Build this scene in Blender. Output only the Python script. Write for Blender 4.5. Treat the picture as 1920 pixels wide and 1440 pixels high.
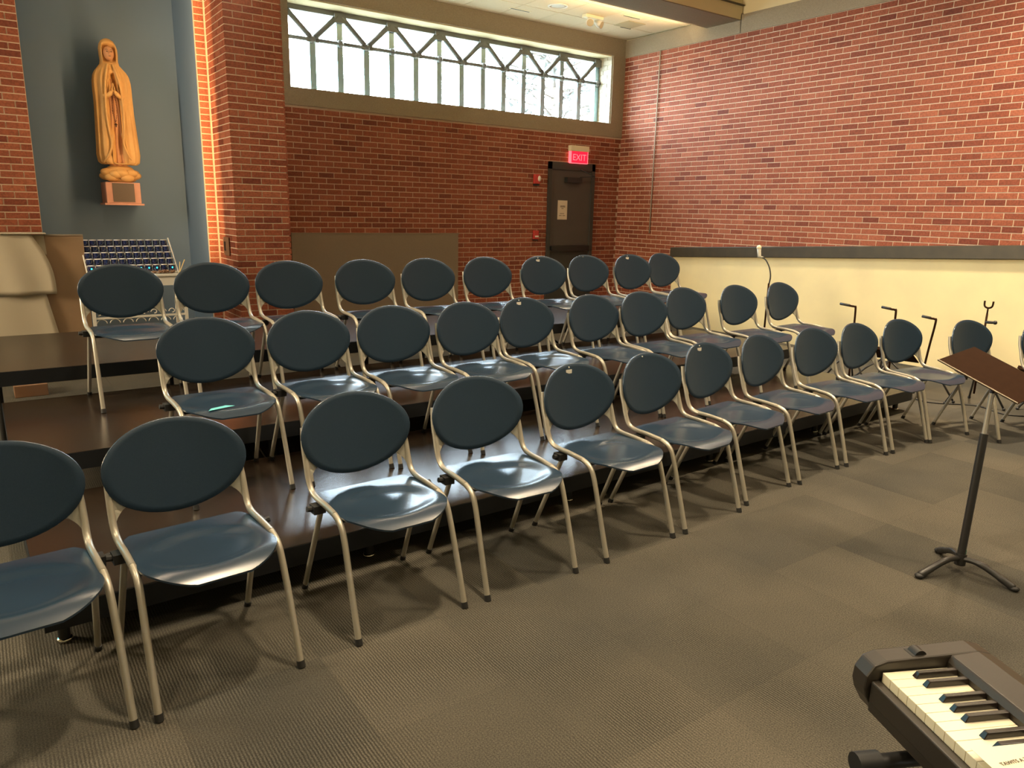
import bpy, math, random
from mathutils import Vector, Matrix
random.seed(7)
R = math.radians
for o in list(bpy.data.objects): bpy.data.objects.remove(o)
SC = bpy.context.scene
COL = SC.collection

# ------------------------------------------------------------------ camera
YAW, PITCH, ROLL, FPX, EYE = R(35.6646), R(13.0704), R(1.25185), 1389.93, 1.6
fwd = Vector((math.cos(PITCH)*math.sin(YAW), math.cos(PITCH)*math.cos(YAW), -math.sin(PITCH)))
r0 = Vector((math.cos(YAW), -math.sin(YAW), 0)); u0 = r0.cross(fwd)
cr = math.cos(ROLL)*r0 + math.sin(ROLL)*u0
cu = -math.sin(ROLL)*r0 + math.cos(ROLL)*u0
cam = bpy.data.cameras.new('camera'); co = bpy.data.objects.new('camera', cam); COL.objects.link(co)
cam.sensor_width = 36; cam.lens = 36*FPX/1920; cam.clip_start = .02; cam.clip_end = 200
m = Matrix((cr, cu, -fwd)).transposed().to_4x4(); m.translation = (0, 0, EYE)
co.matrix_world = m
SC.camera = co

def project(p):
    d = Vector(p) - Vector((0, 0, EYE)); z = d.dot(fwd)
    if z < .05: return None
    return 960 + FPX*d.dot(cr)/z, 720 - FPX*d.dot(cu)/z, z

# ------------------------------------------------------------------ world, lights, exposure
SC.view_settings.view_transform = 'Standard'
SC.view_settings.look = 'None'
SC.view_settings.exposure = 0.12
SC.view_settings.gamma = 1
SC.view_settings.use_curve_mapping = False
w = bpy.data.worlds.new('world'); SC.world = w; w.use_nodes = True
w.node_tree.nodes['Background'].inputs[0].default_value = (.77, .90, 1.0, 1)
w.node_tree.nodes['Background'].inputs[1].default_value = 54.0

def area(name, loc, target, size, power, col, size_y=None, shape='DISK', spread=180):
    l = bpy.data.lights.new(name, 'AREA'); l.energy = power; l.color = col; l.size = size
    l.shape = 'RECTANGLE' if size_y else shape
    if size_y: l.size_y = size_y
    l.spread = R(spread)
    o = bpy.data.objects.new(name, l); COL.objects.link(o); o.location = loc
    d = Vector(target) - Vector(loc); o.rotation_euler = d.to_track_quat('-Z', 'Y').to_euler()
    return o
WARM = (1.0, .80, .54)
# ceiling lamps of the hall, in rows above the seats and the open floor
for x, y, p in ((1.0, 5.6, 14), (4.0, 5.6, 14), (6.9, 5.6, 22), (1.6, 2.2, 50), (4.4, 2.2, 54), (7.2, 2.6, 98),
                (-2.2, 3.0, 40), (1.6, -1.2, 40), (5.2, -1.2, 55), (-2.5, -1.6, 25)):
    area('ceiling_lamp_light', (x, y, 5.15), (x, y, 0), .30, p*1.5, WARM, spread=115)
# unseen broad light added on the left to brighten the right wall
area('left_fill_light', (-4.6, 6.3, 3.2), (8.7, 4.6, 1.9), 1.2, 205, WARM, size_y=2.2, spread=100)
# unseen upright light added for the bright brick edge and statue shadow
area('niche_fill_light', (2.06, 8.66, 2.5), (1.72, 9.72, 2.5), .06, 26, (1.0, .62, .28), size_y=2.9)
# unseen uplight added to warm the window bay ceiling
area('bay_fill_light', (5.9, 7.66, 3.95), (5.9, 8.1, 4.6), 5.2, 26, (1, .76, .44), size_y=.06, spread=120)
# daylight sampling portal in the window opening
pl = area('window_portal', (5.86, 9.70, 3.53), (5.86, 5, 3.53), 5.1, 1, (1, 1, 1), size_y=1.0)
pl.data.cycles.is_portal = True

# ------------------------------------------------------------------ materials
MATS = {}
def mat(name, col=(.8, .8, .8), rough=.5, metal=0, spec=.5, emit=None, estr=1, noise=None, bump=None, coat=0):
    m = bpy.data.materials.new(name); m.use_nodes = True; nt = m.node_tree; b = nt.nodes['Principled BSDF']
    b.inputs['Base Color'].default_value = (*col, 1); b.inputs['Roughness'].default_value = rough
    b.inputs['Metallic'].default_value = metal; b.inputs['Specular IOR Level'].default_value = spec
    if coat: b.inputs['Coat Weight'].default_value = coat; b.inputs['Coat Roughness'].default_value = .1
    if emit: b.inputs['Emission Color'].default_value = (*emit, 1); b.inputs['Emission Strength'].default_value = estr
    tc = nt.nodes.new('ShaderNodeTexCoord')
    if noise:   # (scale, amount, second colour)
        n = nt.nodes.new('ShaderNodeTexNoise'); n.inputs['Scale'].default_value = noise[0]; n.inputs['Detail'].default_value = 6
        nt.links.new(tc.outputs['Object'], n.inputs['Vector'])
        mx = nt.nodes.new('ShaderNodeMix'); mx.data_type = 'RGBA'
        mr = nt.nodes.new('ShaderNodeMapRange'); mr.inputs[1].default_value = .35; mr.inputs[2].default_value = .65; mr.inputs[4].default_value = noise[1]
        nt.links.new(n.outputs['Fac'], mr.inputs[0]); nt.links.new(mr.outputs[0], mx.inputs[0])
        mx.inputs[6].default_value = (*col, 1); mx.inputs[7].default_value = (*noise[2], 1)
        nt.links.new(mx.outputs[2], b.inputs['Base Color'])
    if bump:    # (scale, strength, distance)
        n = nt.nodes.new('ShaderNodeTexNoise'); n.inputs['Scale'].default_value = bump[0]; n.inputs['Detail'].default_value = 4
        nt.links.new(tc.outputs['Object'], n.inputs['Vector'])
        bp = nt.nodes.new('ShaderNodeBump'); bp.inputs['Strength'].default_value = bump[1]; bp.inputs['Distance'].default_value = bump[2]
        nt.links.new(n.outputs['Fac'], bp.inputs['Height']); nt.links.new(bp.outputs[0], b.inputs['Normal'])
    MATS[name] = m
    return m

def brick_mat():
    m = bpy.data.materials.new('brick_clay'); m.use_nodes = True; nt = m.node_tree; b = nt.nodes['Principled BSDF']
    at = nt.nodes.new('ShaderNodeAttribute'); at.attribute_name = 'tone'
    rp = nt.nodes.new('ShaderNodeValToRGB'); e = rp.color_ramp.elements
    e[0].position = 0; e[0].color = (.165, .042, .025, 1); e[1].position = 1; e[1].color = (.365, .118, .064, 1)
    k = e.new(.45); k.color = (.280, .080, .042, 1)
    nt.links.new(at.outputs['Fac'], rp.inputs[0])
    tc = nt.nodes.new('ShaderNodeNewGeometry')
    n = nt.nodes.new('ShaderNodeTexNoise'); n.inputs['Scale'].default_value = 60; n.inputs['Detail'].default_value = 5
    nt.links.new(tc.outputs['Position'], n.inputs['Vector'])
    mr = nt.nodes.new('ShaderNodeMapRange'); mr.inputs[1].default_value = .3; mr.inputs[2].default_value = .7; mr.inputs[3].default_value = .72; mr.inputs[4].default_value = 1.25
    nt.links.new(n.outputs['Fac'], mr.inputs[0])
    mx = nt.nodes.new('ShaderNodeMix'); mx.data_type = 'RGBA'; mx.blend_type = 'MULTIPLY'; mx.inputs[0].default_value = 1
    nt.links.new(rp.outputs[0], mx.inputs[6]); nt.links.new(mr.outputs[0], mx.inputs[7]); nt.links.new(mx.outputs[2], b.inputs['Base Color'])
    bp = nt.nodes.new('ShaderNodeBump'); bp.inputs['Strength'].default_value = .5; bp.inputs['Distance'].default_value = .003
    nt.links.new(n.outputs['Fac'], bp.inputs['Height']); nt.links.new(bp.outputs[0], b.inputs['Normal'])
    b.inputs['Roughness'].default_value = .8; b.inputs['Specular IOR Level'].default_value = .25
    return m

def carpet_mat():
    m = bpy.data.materials.new('carpet_rib'); m.use_nodes = True; nt = m.node_tree; b = nt.nodes['Principled BSDF']; L = nt.links.new
    g = nt.nodes.new('ShaderNodeNewGeometry'); oi = nt.nodes.new('ShaderNodeObjectInfo')
    n1 = nt.nodes.new('ShaderNodeTexNoise'); n1.inputs['Scale'].default_value = 1.3; n1.inputs['Detail'].default_value = 3
    L(g.outputs['Position'], n1.inputs['Vector'])
    add = nt.nodes.new('ShaderNodeMath'); add.operation = 'MULTIPLY_ADD'; add.inputs[1].default_value = .38; L(oi.outputs['Random'], add.inputs[0]); 
    m2 = nt.nodes.new('ShaderNodeMath'); m2.operation = 'MULTIPLY_ADD'; m2.inputs[1].default_value = 1.1; m2.inputs[2].default_value = -.22
    L(n1.outputs['Fac'], m2.inputs[0]); L(m2.outputs[0], add.inputs[2])
    rp = nt.nodes.new('ShaderNodeValToRGB'); e = rp.color_ramp.elements
    e[0].position = .1; e[0].color = (.042, .041, .036, 1); e[1].position = .95; e[1].color = (.102, .090, .069, 1)
    k = e.new(.5); k.color = (.070, .064, .051, 1)
    L(add.outputs[0], rp.inputs[0])
    # fine yarn speckle
    n2 = nt.nodes.new('ShaderNodeTexNoise'); n2.inputs['Scale'].default_value = 220; n2.inputs['Detail'].default_value = 2
    L(g.outputs['Position'], n2.inputs['Vector'])
    mr = nt.nodes.new('ShaderNodeMapRange'); mr.inputs[1].default_value = .3; mr.inputs[2].default_value = .7; mr.inputs[3].default_value = .6; mr.inputs[4].default_value = 1.4
    L(n2.outputs['Fac'], mr.inputs[0])
    # ribs along Y (period 9 mm), broken up by noise
    sx = nt.nodes.new('ShaderNodeSeparateXYZ'); L(g.outputs['Position'], sx.inputs[0])
    n3 = nt.nodes.new('ShaderNodeTexNoise'); n3.inputs['Scale'].default_value = 45; n3.inputs['Detail'].default_value = 2
    L(g.outputs['Position'], n3.inputs['Vector'])
    n4 = nt.nodes.new('ShaderNodeTexNoise'); n4.inputs['Scale'].default_value = 2.2; n4.inputs['Detail'].default_value = 1
    L(g.outputs['Position'], n4.inputs['Vector'])
    ph = nt.nodes.new('ShaderNodeMath'); ph.operation = 'MULTIPLY_ADD'; ph.inputs[1].default_value = 2*math.pi/.0105
    L(sx.outputs[0], ph.inputs[0])
    pn = nt.nodes.new('ShaderNodeMath'); pn.operation = 'MULTIPLY'; pn.inputs[1].default_value = 3.4; L(n3.outputs['Fac'], pn.inputs[0]); L(pn.outputs[0], ph.inputs[2])
    sn = nt.nodes.new('ShaderNodeMath'); sn.operation = 'SINE'; L(ph.outputs[0], sn.inputs[0])
    amp = nt.nodes.new('ShaderNodeMapRange'); amp.inputs[1].default_value = .38; amp.inputs[2].default_value = .62; amp.inputs[3].default_value = .06; amp.inputs[4].default_value = .5
    L(n4.outputs['Fac'], amp.inputs[0])
    sm = nt.nodes.new('ShaderNodeMath'); sm.operation = 'MULTIPLY_ADD'; sm.inputs[2].default_value = 1; L(sn.outputs[0], sm.inputs[0]); L(amp.outputs[0], sm.inputs[1])
    tot = nt.nodes.new('ShaderNodeMath'); tot.operation = 'MULTIPLY'; L(sm.outputs[0], tot.inputs[0]); L(mr.outputs[0], tot.inputs[1])
    mx = nt.nodes.new('ShaderNodeMix'); mx.data_type = 'RGBA'; mx.blend_type = 'MULTIPLY'; mx.inputs[0].default_value = 1
    L(rp.outputs[0], mx.inputs[6]); L(tot.outputs[0], mx.inputs[7]); L(mx.outputs[2], b.inputs['Base Color'])
    bp = nt.nodes.new('ShaderNodeBump'); bp.inputs['Strength'].default_value = .5; bp.inputs['Distance'].default_value = .002
    L(tot.outputs[0], bp.inputs['Height']); L(bp.outputs[0], b.inputs['Normal'])
    b.inputs['Roughness'].default_value = .95; b.inputs['Specular IOR Level'].default_value = .1
    return m

def glass_mat(name, tint=(.97, .99, 1), fac=.08):
    m = bpy.data.materials.new(name); m.use_nodes = True; nt = m.node_tree; nt.nodes.clear()
    o = nt.nodes.new('ShaderNodeOutputMaterial'); t = nt.nodes.new('ShaderNodeBsdfTransparent'); t.inputs[0].default_value = (*tint, 1)
    g = nt.nodes.new('ShaderNodeBsdfGlossy'); g.inputs['Roughness'].default_value = .02
    mx = nt.nodes.new('ShaderNodeMixShader'); mx.inputs[0].default_value = fac
    nt.links.new(t.outputs[0], mx.inputs[1]); nt.links.new(g.outputs[0], mx.inputs[2]); nt.links.new(mx.outputs[0], o.inputs[0])
    return m

M_BRICK = brick_mat(); M_CARPET = carpet_mat(); M_GLASS = glass_mat('window_glass')
M_MORTAR = mat('mortar', (.70, .54, .40), .9, spec=.2, noise=(30, .5, (.62, .47, .35)), bump=(90, .3, .002))
M_PAINTBRICK = mat('painted_masonry', (.46, .41, .31), .7, noise=(20, .4, (.38, .34, .25)))
M_CONC = mat('exposed_aggregate_band', (.36, .30, .21), .9, spec=.2, noise=(120, .7, (.25, .20, .14)), bump=(150, .6, .004))
M_PLASTER = mat('cream_plaster', (.86, .74, .42), .75, spec=.25, noise=(2.5, .5, (.74, .63, .38)), bump=(90, .25, .002))
M_CREAMHI = mat('upper_plaster', (.80, .70, .46), .8, spec=.2, bump=(60, .2, .002))
M_BLUE = mat('blue_grey_paint', (.135, .205, .305), .75, spec=.25, noise=(1.5, .5, (.15, .21, .30)), bump=(120, .15, .001))
M_TILE = mat('ceiling_tile_board', (.74, .64, .46), .9, spec=.1, noise=(45, .35, (.66, .56, .40)), bump=(70, .3, .002))
M_CEILBACK = mat('ceiling_grid_shadow', (.05, .038, .025), .8)
M_CAP = mat('dark_wood_cap', (.060, .048, .028), .45, noise=(8, .6, (.035, .028, .018)))
M_SHELL = mat('blue_grey_plastic', (.016, .034, .060), .27, spec=.6, bump=(420, .12, .0006))
M_SHELLB = mat('blue_grey_plastic_textured', (.014, .031, .053), .5, spec=.3, noise=(300, .5, (.021, .041, .066)), bump=(420, .3, .0008))
M_TUBE = mat('silver_paint_tube', (.44, .41, .34), .38, metal=.55, bump=(300, .1, .0005))
M_PLATE = mat('silver_grey_plate', (.38, .36, .29), .55, metal=.15)
M_BLACK = mat('black_rubber', (.012, .012, .012), .55)
M_BLKMET = mat('black_metal', (.018, .017, .016), .4, spec=.5)
M_DECK = mat('dark_riser_laminate', (.022, .014, .009), .25, spec=.45, noise=(3, .6, (.022, .017, .012)), bump=(14, .06, .01))
M_DECKEDGE = mat('riser_edge_black', (.008, .009, .011), .5, spec=.35)
M_CHROME = mat('chrome', (.8, .78, .72), .12, metal=1)
M_DOOR = mat('painted_door', (.075, .066, .058), .5, noise=(4, .4, (.085, .072, .06)))
M_DOORFR = mat('door_frame_paint', (.045, .045, .040), .5)
M_PANELB = mat('beige_panel', (.26, .20, .14), .7, noise=(60, .4, (.22, .17, .12)))
M_HARD = mat('hardboard_brown', (.30, .185, .10), .65, noise=(4, .6, (.25, .16, .09)))
M_CLOTH = mat('off_white_sheer', (.50, .43, .32), .9, spec=.1, bump=(160, .3, .001))
M_WHITE = mat('white_enamel', (.72, .68, .60), .35)
M_RED = mat('red_plastic', (.55, .05, .04), .4)
M_EXITRED = mat('exit_red_lit', (.5, .0, .01), .4, emit=(1, .01, .035), estr=1.5)
M_EXITLET = mat('exit_letter_lit', (.6, .1, .1), .4, emit=(1, .10, .12), estr=2.2)
M_IVORY = mat('ivory_plastic', (.80, .72, .50), .45)
M_PAPER = mat('paper', (.66, .56, .42), .9)
M_INK = mat('ink', (.10, .07, .045), .9)
M_STEEL = mat('window_steel', (.20, .20, .18), .5, metal=.2, noise=(5, .4, (.12, .125, .115)))
M_MULL = mat('mullion_metal', (.42, .62, .70), .25, metal=.7)  # pale blue of the reflected sky is put into the metal colour
M_STONE = mat('carved_wood_gold', (.62, .36, .13), .6, spec=.4, noise=(7, .6, (.50, .27, .09)), bump=(30, .3, .004))
M_SKIN = mat('statue_face', (.55, .27, .13), .6, noise=(14, .4, (.42, .19, .08)))
M_PINK = mat('pedestal_pink_marble', (.50, .25, .18), .5, noise=(14, .5, (.42, .20, .14)))
M_PLAQ = mat('pedestal_plaque', (.10, .07, .05), .5, bump=(120, .5, .002))
M_BEAD = mat('dark_beads', (.05, .02, .01), .4)
M_VOT = mat('cobalt_glass', (.006, .014, .075), .12, spec=.8, coat=.6)
M_RIM = mat('clear_glass_rim', (.75, .70, .68), .2, spec=.8)
M_FLAME = mat('candle_glow_through_blue_glass', (.0, .3, .3), .5, emit=(.04, .75, .80), estr=2.5)
M_WICK = mat('lighting_stick', (.80, .62, .28), .6)
M_KEYW = mat('white_key_plastic', (.83, .77, .58), .25, spec=.5)
M_KEYB = mat('black_key_plastic', (.020, .014, .012), .25)
M_KBODY = mat('keyboard_body', (.030, .024, .018), .42, bump=(500, .2, .0005))
M_DESK = mat('brown_music_desk', (.026, .011, .005), .75, spec=.04, noise=(25, .5, (.034, .015, .007)))
M_GREEN = mat('green_tape', (.02, .13, .08), .5)
M_CYAN = mat('turquoise_paper', (.16, .62, .66), .6)
M_WOOD = mat('wood_block', (.22, .12, .07), .6, noise=(9, .6, (.26, .12, .05)))
M_GRILLE = mat('speaker_grille', (.48, .40, .24), .8, bump=(200, .6, .002))
M_LAMP = mat('unlit_lamp_lens', (.45, .38, .26), .3)
M_CYANGLOW = mat('stained_glass_cyan', (.1, .5, .6), .3, emit=(.12, .78, 1.0), estr=5)  # glowing surface of the added window, for cyan reflections

# ------------------------------------------------------------------ mesh helpers
class MB:
    def __init__(s): s.v = []; s.f = []; s.t = None
    def box(s, lo, hi, M=None, tone=None):
        n = len(s.v); (a, b, c), (d, e, f) = lo, hi
        P = [(a, b, c), (d, b, c), (d, e, c), (a, e, c), (a, b, f), (d, b, f), (d, e, f), (a, e, f)]
        if M: P = [tuple(M @ Vector(p)) for p in P]
        s.v += P
        s.f += [(n, n+3, n+2, n+1), (n+4, n+5, n+6, n+7), (n, n+1, n+5, n+4), (n+1, n+2, n+6, n+5), (n+2, n+3, n+7, n+6), (n+3, n, n+4, n+7)]
        if tone is not None:
            if s.t is None: s.t = []
            s.t += [tone]*6
        return s
    def tube(s, pts, r, sides=10, cap=True):
        pts = [Vector(p) for p in pts]; rs = r if isinstance(r, (list, tuple)) else [r]*len(pts)
        n0 = len(s.v); prev = None
        for i, p in enumerate(pts):
            t = (pts[min(i+1, len(pts)-1)] - pts[max(i-1, 0)]).normalized()
            if prev is None:
                a = Vector((0, 0, 1)) if abs(t.z) < .9 else Vector((1, 0, 0)); x = t.cross(a).normalized()
            else: x = (prev - t*prev.dot(t)).normalized()
            prev = x; y = t.cross(x)
            for k in range(sides):
                an = 2*math.pi*k/sides; q = p + (x*math.cos(an) + y*math.sin(an))*rs[i]; s.v.append(tuple(q))
        for i in range(len(pts)-1):
            for k in range(sides):
                a = n0+i*sides+k; b = n0+i*sides+(k+1) % sides
                s.f.append((a, b, b+sides, a+sides))
        if cap:
            s.f.append(tuple(n0+k for k in reversed(range(sides)))); e = n0+(len(pts)-1)*sides
            s.f.append(tuple(e+k for k in range(sides)))
        return s
    def lathe(s, c, prof, seg=16, cap=True):
        n0 = len(s.v); c = Vector(c)
        for r, z in prof:
            for k in range(seg):
                a = 2*math.pi*k/seg; s.v.append((c.x+r*math.cos(a), c.y+r*math.sin(a), c.z+z))
        for i in range(len(prof)-1):
            for k in range(seg):
                a = n0+i*seg+k; b = n0+i*seg+(k+1) % seg; s.f.append((a, b, b+seg, a+seg))
        if cap:
            s.f.append(tuple(n0+k for k in reversed(range(seg)))); e = n0+(len(prof)-1)*seg
            s.f.append(tuple(e+k for k in range(seg)))
        return s
    def ball(s, c, r, seg=12, rings=8, sc=(1, 1, 1)):
        c = Vector(c); n0 = len(s.v)
        for i in range(rings+1):
            ph = math.pi*i/rings
            for k in range(seg):
                a = 2*math.pi*k/seg
                s.v.append((c.x+r*sc[0]*math.sin(ph)*math.cos(a), c.y+r*sc[1]*math.sin(ph)*math.sin(a), c.z+r*sc[2]*math.cos(ph)))
        for i in range(rings):
            for k in range(seg):
                a = n0+i*seg+k; b = n0+i*seg+(k+1) % seg; s.f.append((a, a+seg, b+seg, b))
        return s
    def grid(s, rows, close=False):
        n0 = len(s.v); W = len(rows[0])
        for r in rows: s.v += [tuple(p) for p in r]
        for i in range(len(rows)-1):
            for k in range(W if close else W-1):
                a = n0+i*W+k; b = n0+i*W+(k+1) % W; s.f.append((a, b, b+W, a+W))
        return s
    def shell(s, rows, off):
        """closed thin shell: rows of points and the same rows displaced by the vector function off"""
        top = rows; bot = [[Vector(p)+off for p in r] for r in rows]; W = len(rows[0]); H = len(rows); n0 = len(s.v)
        for r in top: s.v += [tuple(p) for p in r]
        n1 = len(s.v)
        for r in bot: s.v += [tuple(p) for p in r]
        for i in range(H-1):
            for k in range(W-1):
                a = i*W+k; s.f.append((n0+a, n0+a+1, n0+a+W+1, n0+a+W)); s.f.append((n1+a, n1+a+W, n1+a+W+1, n1+a+1))
        bd = [i for i in range(W)] + [i*W+W-1 for i in range(1, H)] + [(H-1)*W+k for k in range(W-2, -1, -1)] + [i*W for i in range(H-2, 0, -1)]
        for i in range(len(bd)):
            a, b = bd[i], bd[(i+1) % len(bd)]; s.f.append((n0+b, n0+a, n1+a, n1+b))
        return s
    def prism(s, poly, a, b):
        """polygon (list of 3D points) extruded by vector from a to b"""
        n = len(s.v); k = len(poly); a = Vector(a); b = Vector(b)
        s.v += [tuple(Vector(p)+a) for p in poly] + [tuple(Vector(p)+b) for p in poly]
        s.f.append(tuple(n+i for i in reversed(range(k)))); s.f.append(tuple(n+k+i for i in range(k)))
        for i in range(k): j = (i+1) % k; s.f.append((n+i, n+j, n+k+j, n+k+i))
        return s
    def mesh(s, name, material, smooth=False):
        me = bpy.data.meshes.new(name); me.from_pydata(s.v, [], s.f); me.materials.append(material)
        if smooth: me.polygons.foreach_set('use_smooth', [True]*len(me.polygons))
        if s.t:
            at = me.attributes.new('tone', 'FLOAT', 'FACE'); at.data.foreach_set('value', s.t)
        me.update(); return me

def link(name, me, parent=None):
    o = bpy.data.objects.new(name, me); COL.objects.link(o)
    if parent: o.parent = parent
    return o
def fixn(o):
    import bmesh
    bm = bmesh.new(); bm.from_mesh(o.data); bmesh.ops.remove_doubles(bm, verts=bm.verts, dist=1e-6); bmesh.ops.recalc_face_normals(bm, faces=bm.faces); bm.to_mesh(o.data); bm.free()
def obj(name, mb, m, parent=None, smooth=False, bevel=0, sharp=None):
    o = link(name, mb.mesh(name, m, smooth), parent); fixn(o)
    if smooth and sharp:
        me = o.data
        me.set_sharp_from_angle(angle=R(sharp))
    if bevel:
        b = o.modifiers.new('bevel', 'BEVEL'); b.width = bevel; b.segments = 2; b.limit_method = 'ANGLE'
    return o
def empty(name, loc=(0, 0, 0), rz=0):
    o = bpy.data.objects.new(name, None); COL.objects.link(o); o.location = loc; o.rotation_euler = (0, 0, rz); o.empty_display_size = .1
    return o
def tag(o, label, cat, group=None):
    o['label'] = label; o['category'] = cat
    if group: o['group'] = group
    return o
def struct(o, label=None):
    o['kind'] = 'structure'
    if label: o['label'] = label
    return o
def B(lo, hi): return MB().box(lo, hi)
def smooth_path(P, n=5):
    P = [Vector(p) for p in P]; out = []
    for i in range(len(P)-1):
        p0 = P[max(i-1, 0)]; p1 = P[i]; p2 = P[i+1]; p3 = P[min(i+2, len(P)-1)]
        for k in range(n):
            t = k/n
            out.append(.5*((2*p1) + (-p0+p2)*t + (2*p0-5*p1+4*p2-p3)*t*t + (-p0+3*p1-3*p2+p3)*t**3))
    out.append(P[-1]); return out
def copy_tree(o, parent=None):
    c = o.copy(); COL.objects.link(c); c.parent = parent
    for ch in list(o.children): copy_tree(ch, c)
    return c
def text(name, body, size, M, m, parent=None, ext=.0005, align='CENTER'):
    cu_ = bpy.data.curves.new(name, 'FONT'); cu_.body = body; cu_.size = size; cu_.extrude = ext; cu_.align_x = align
    cu_.resolution_u = 2; cu_.materials.append(m)
    tmp = bpy.data.objects.new(name, cu_); COL.objects.link(tmp); bpy.context.view_layer.update()
    me = bpy.data.meshes.new_from_object(tmp.evaluated_get(bpy.context.evaluated_depsgraph_get())); bpy.data.objects.remove(tmp)
    o = bpy.data.objects.new(name, me); COL.objects.link(o); o.matrix_world = M
    if parent: o.parent = parent
    return o

# ================================================================== STRUCTURE
YB, XR = 9.25, 8.70          # brick faces of the back and right walls
ZC = 4.26                    # tiled ceiling
CH, BL, JT = .0677, .203, .0105

# bricks -----------------------------------------------------------
VAR = []
for i in range(8):
    t = (i+.5)/8
    VAR.append({k: MB().box((0, -.0045, 0), (l, .0, CH-JT), tone=t).mesh('brick', M_BRICK) for k, l in (('s', BL-JT), ('h', BL/2-JT))})
def brick_field(wall, origin, dirv, length, z0, z1, outward, skip=None, limit=300, phase=0):
    """running-bond bricks on a wall plane; outward is the unit normal. The `limit` that show largest are objects, the rest one part"""
    ox = Vector(origin); d = Vector(dirv); out = Vector(outward)
    Rm = Matrix((d, -out, Vector((0, 0, 1)))).transposed()     # local x along wall, local -y outward
    rows = int(round((z1-z0)/CH)); lst = []
    for r in range(rows):
        z = z0 + r*CH + JT/2
        if z + CH - JT > z1 + .002: break
        x = -(BL/2 if (r+phase) % 2 else 0)
        while x < length - .03:
            a = max(x, 0); e = min(x+BL, length)
            if e - a > .05:
                L = e-a
                c = ox + d*(a+L/2); c.z = z+.03
                if not (skip and skip(c, L)): lst.append((a, L, z, c))
            x += BL
    def score(t):
        p = project(t[3])
        if not p: return 0
        if -10 < p[0] < 1930 and -8 < p[1] < 1448: return 1/p[2]
        return 0
    order = sorted(range(len(lst)), key=lambda i: -score(lst[i]))
    rest = MB(); n = 0
    for rank, i in enumerate(order):
        a, L, z, c = lst[i]
        tone = min(.999, max(0, random.gauss(.5, .20)))
        kind = 's' if abs(L-BL) < .002 else 'h'
        pos = ox + d*(a+JT/2); pos.z = z
        if rank < limit and score(lst[i]) > 0:
            o = link('brick', VAR[int(tone*8)][kind], wall)
            if kind == 'h': o.scale = ((L-JT)/(BL/2-JT), 1, 1)
            M = Rm.to_4x4(); M.translation = pos + out*random.uniform(-.0012, .0008)
            o.matrix_parent_inverse = Matrix(); o.matrix_local = M @ Matrix.Diagonal((o.scale[0], 1, 1, 1))
        else:
            M = Rm.to_4x4(); M.translation = pos
            rest.box((0, -.0045, 0), (L-JT, 0, CH-JT), M, tone=tone); n += 1
    if n:
        o = link('bricks', rest.mesh('bricks', M_BRICK), wall); o['kind'] = 'stuff'
# floor and carpet
fl = struct(obj('floor', B((-5, -5, -.12), (XR+.3, 10.4, -.008)), M_CARPET))
ct = B((.0003, .0003, -.0079), (.4997, .4997, 0)).mesh('carpet_tile', M_CARPET)
for i in range(-2, 17):
    for j in range(-1, 14):
        o = link('carpet_tile', ct, fl); o.location = (.35+i*.5, .35+j*.5, random.uniform(-.0003, 0))
rest = MB()
for i in range(-11, 17):
    for j in range(-10, 21):
        if -2 <= i < 17 and -1 <= j < 14: continue
        x, y = .35+i*.5, .35+j*.5
        if x+.5 <= XR+.05 and y > -5: rest.box((x+.001, y+.001, -.0079), (x+.499, y+.499, -.0002))
o = obj('carpet_tiles', rest, M_CARPET, fl); o['kind'] = 'stuff'

struct(obj('ground_outside', B((-25, 10.6, -.5), (45, 70, -.3)), mat('outside_ground', (.10, .11, .08), .9, noise=(.5, .6, (.13, .12, .10)))))
# back wall
wb = MB(); wb.box((2.80, YB, 0), (XR+.3, YB+.36, 2.80)); wb.box((2.80, YB, 2.80), (3.18, YB+.36, 5.3))
wall_back = struct(obj('wall_back', wb, M_MORTAR))
brick_field(wall_back, (2.88, YB, 0), (1, 0, 0), XR-2.88, 0, 2.80, (0, -1, 0), skip=lambda c, L: (3.19 < c.x-L/2 and c.x+L/2 < 5.60 and c.z < 1.24) or (7.22 < c.x-L/2 and c.x+L/2 < 8.15 and c.z < 2.30))
# concrete surround of the clerestory window
t1 = MB(); t1.box((3.14, YB-.022, 2.80), (XR-.005, YB+.40, 3.00)); t1.box((3.14, YB-.022, 4.01), (XR-.005, YB+.40, ZC)); t1.box((3.14, YB-.022, 3.00), (3.28, YB+.40, 4.01)); t1.box((8.44, YB-.022, 3.00), (XR-.005, YB+.40, 4.01))
struct(obj('trim_1', t1, M_CONC))
rv = MB(); rv.box((8.425, YB-.005, 3.00), (8.444, YB+.39, 4.01))
wj = struct(obj('trim_2', rv, M_PAINTBRICK))
jb = MB()
for r in range(15):
    z = 3.0+r*CH
    for y0, y1 in (((YB, YB+.185), (YB+.195, YB+.32)) if r % 2 else ((YB, YB+.085), (YB+.095, YB+.28), (YB+.29, YB+.32))):
        jb.box((8.419, y0, z), (8.4245, y1, z+CH-.009))
o = obj('painted_bricks', jb, M_PAINTBRICK, wj); o['kind'] = 'stuff'
sf = struct(obj('trim_3', B((3.28, YB, 3.995), (8.44, YB+.39, 4.011)), M_CREAMHI))

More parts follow.
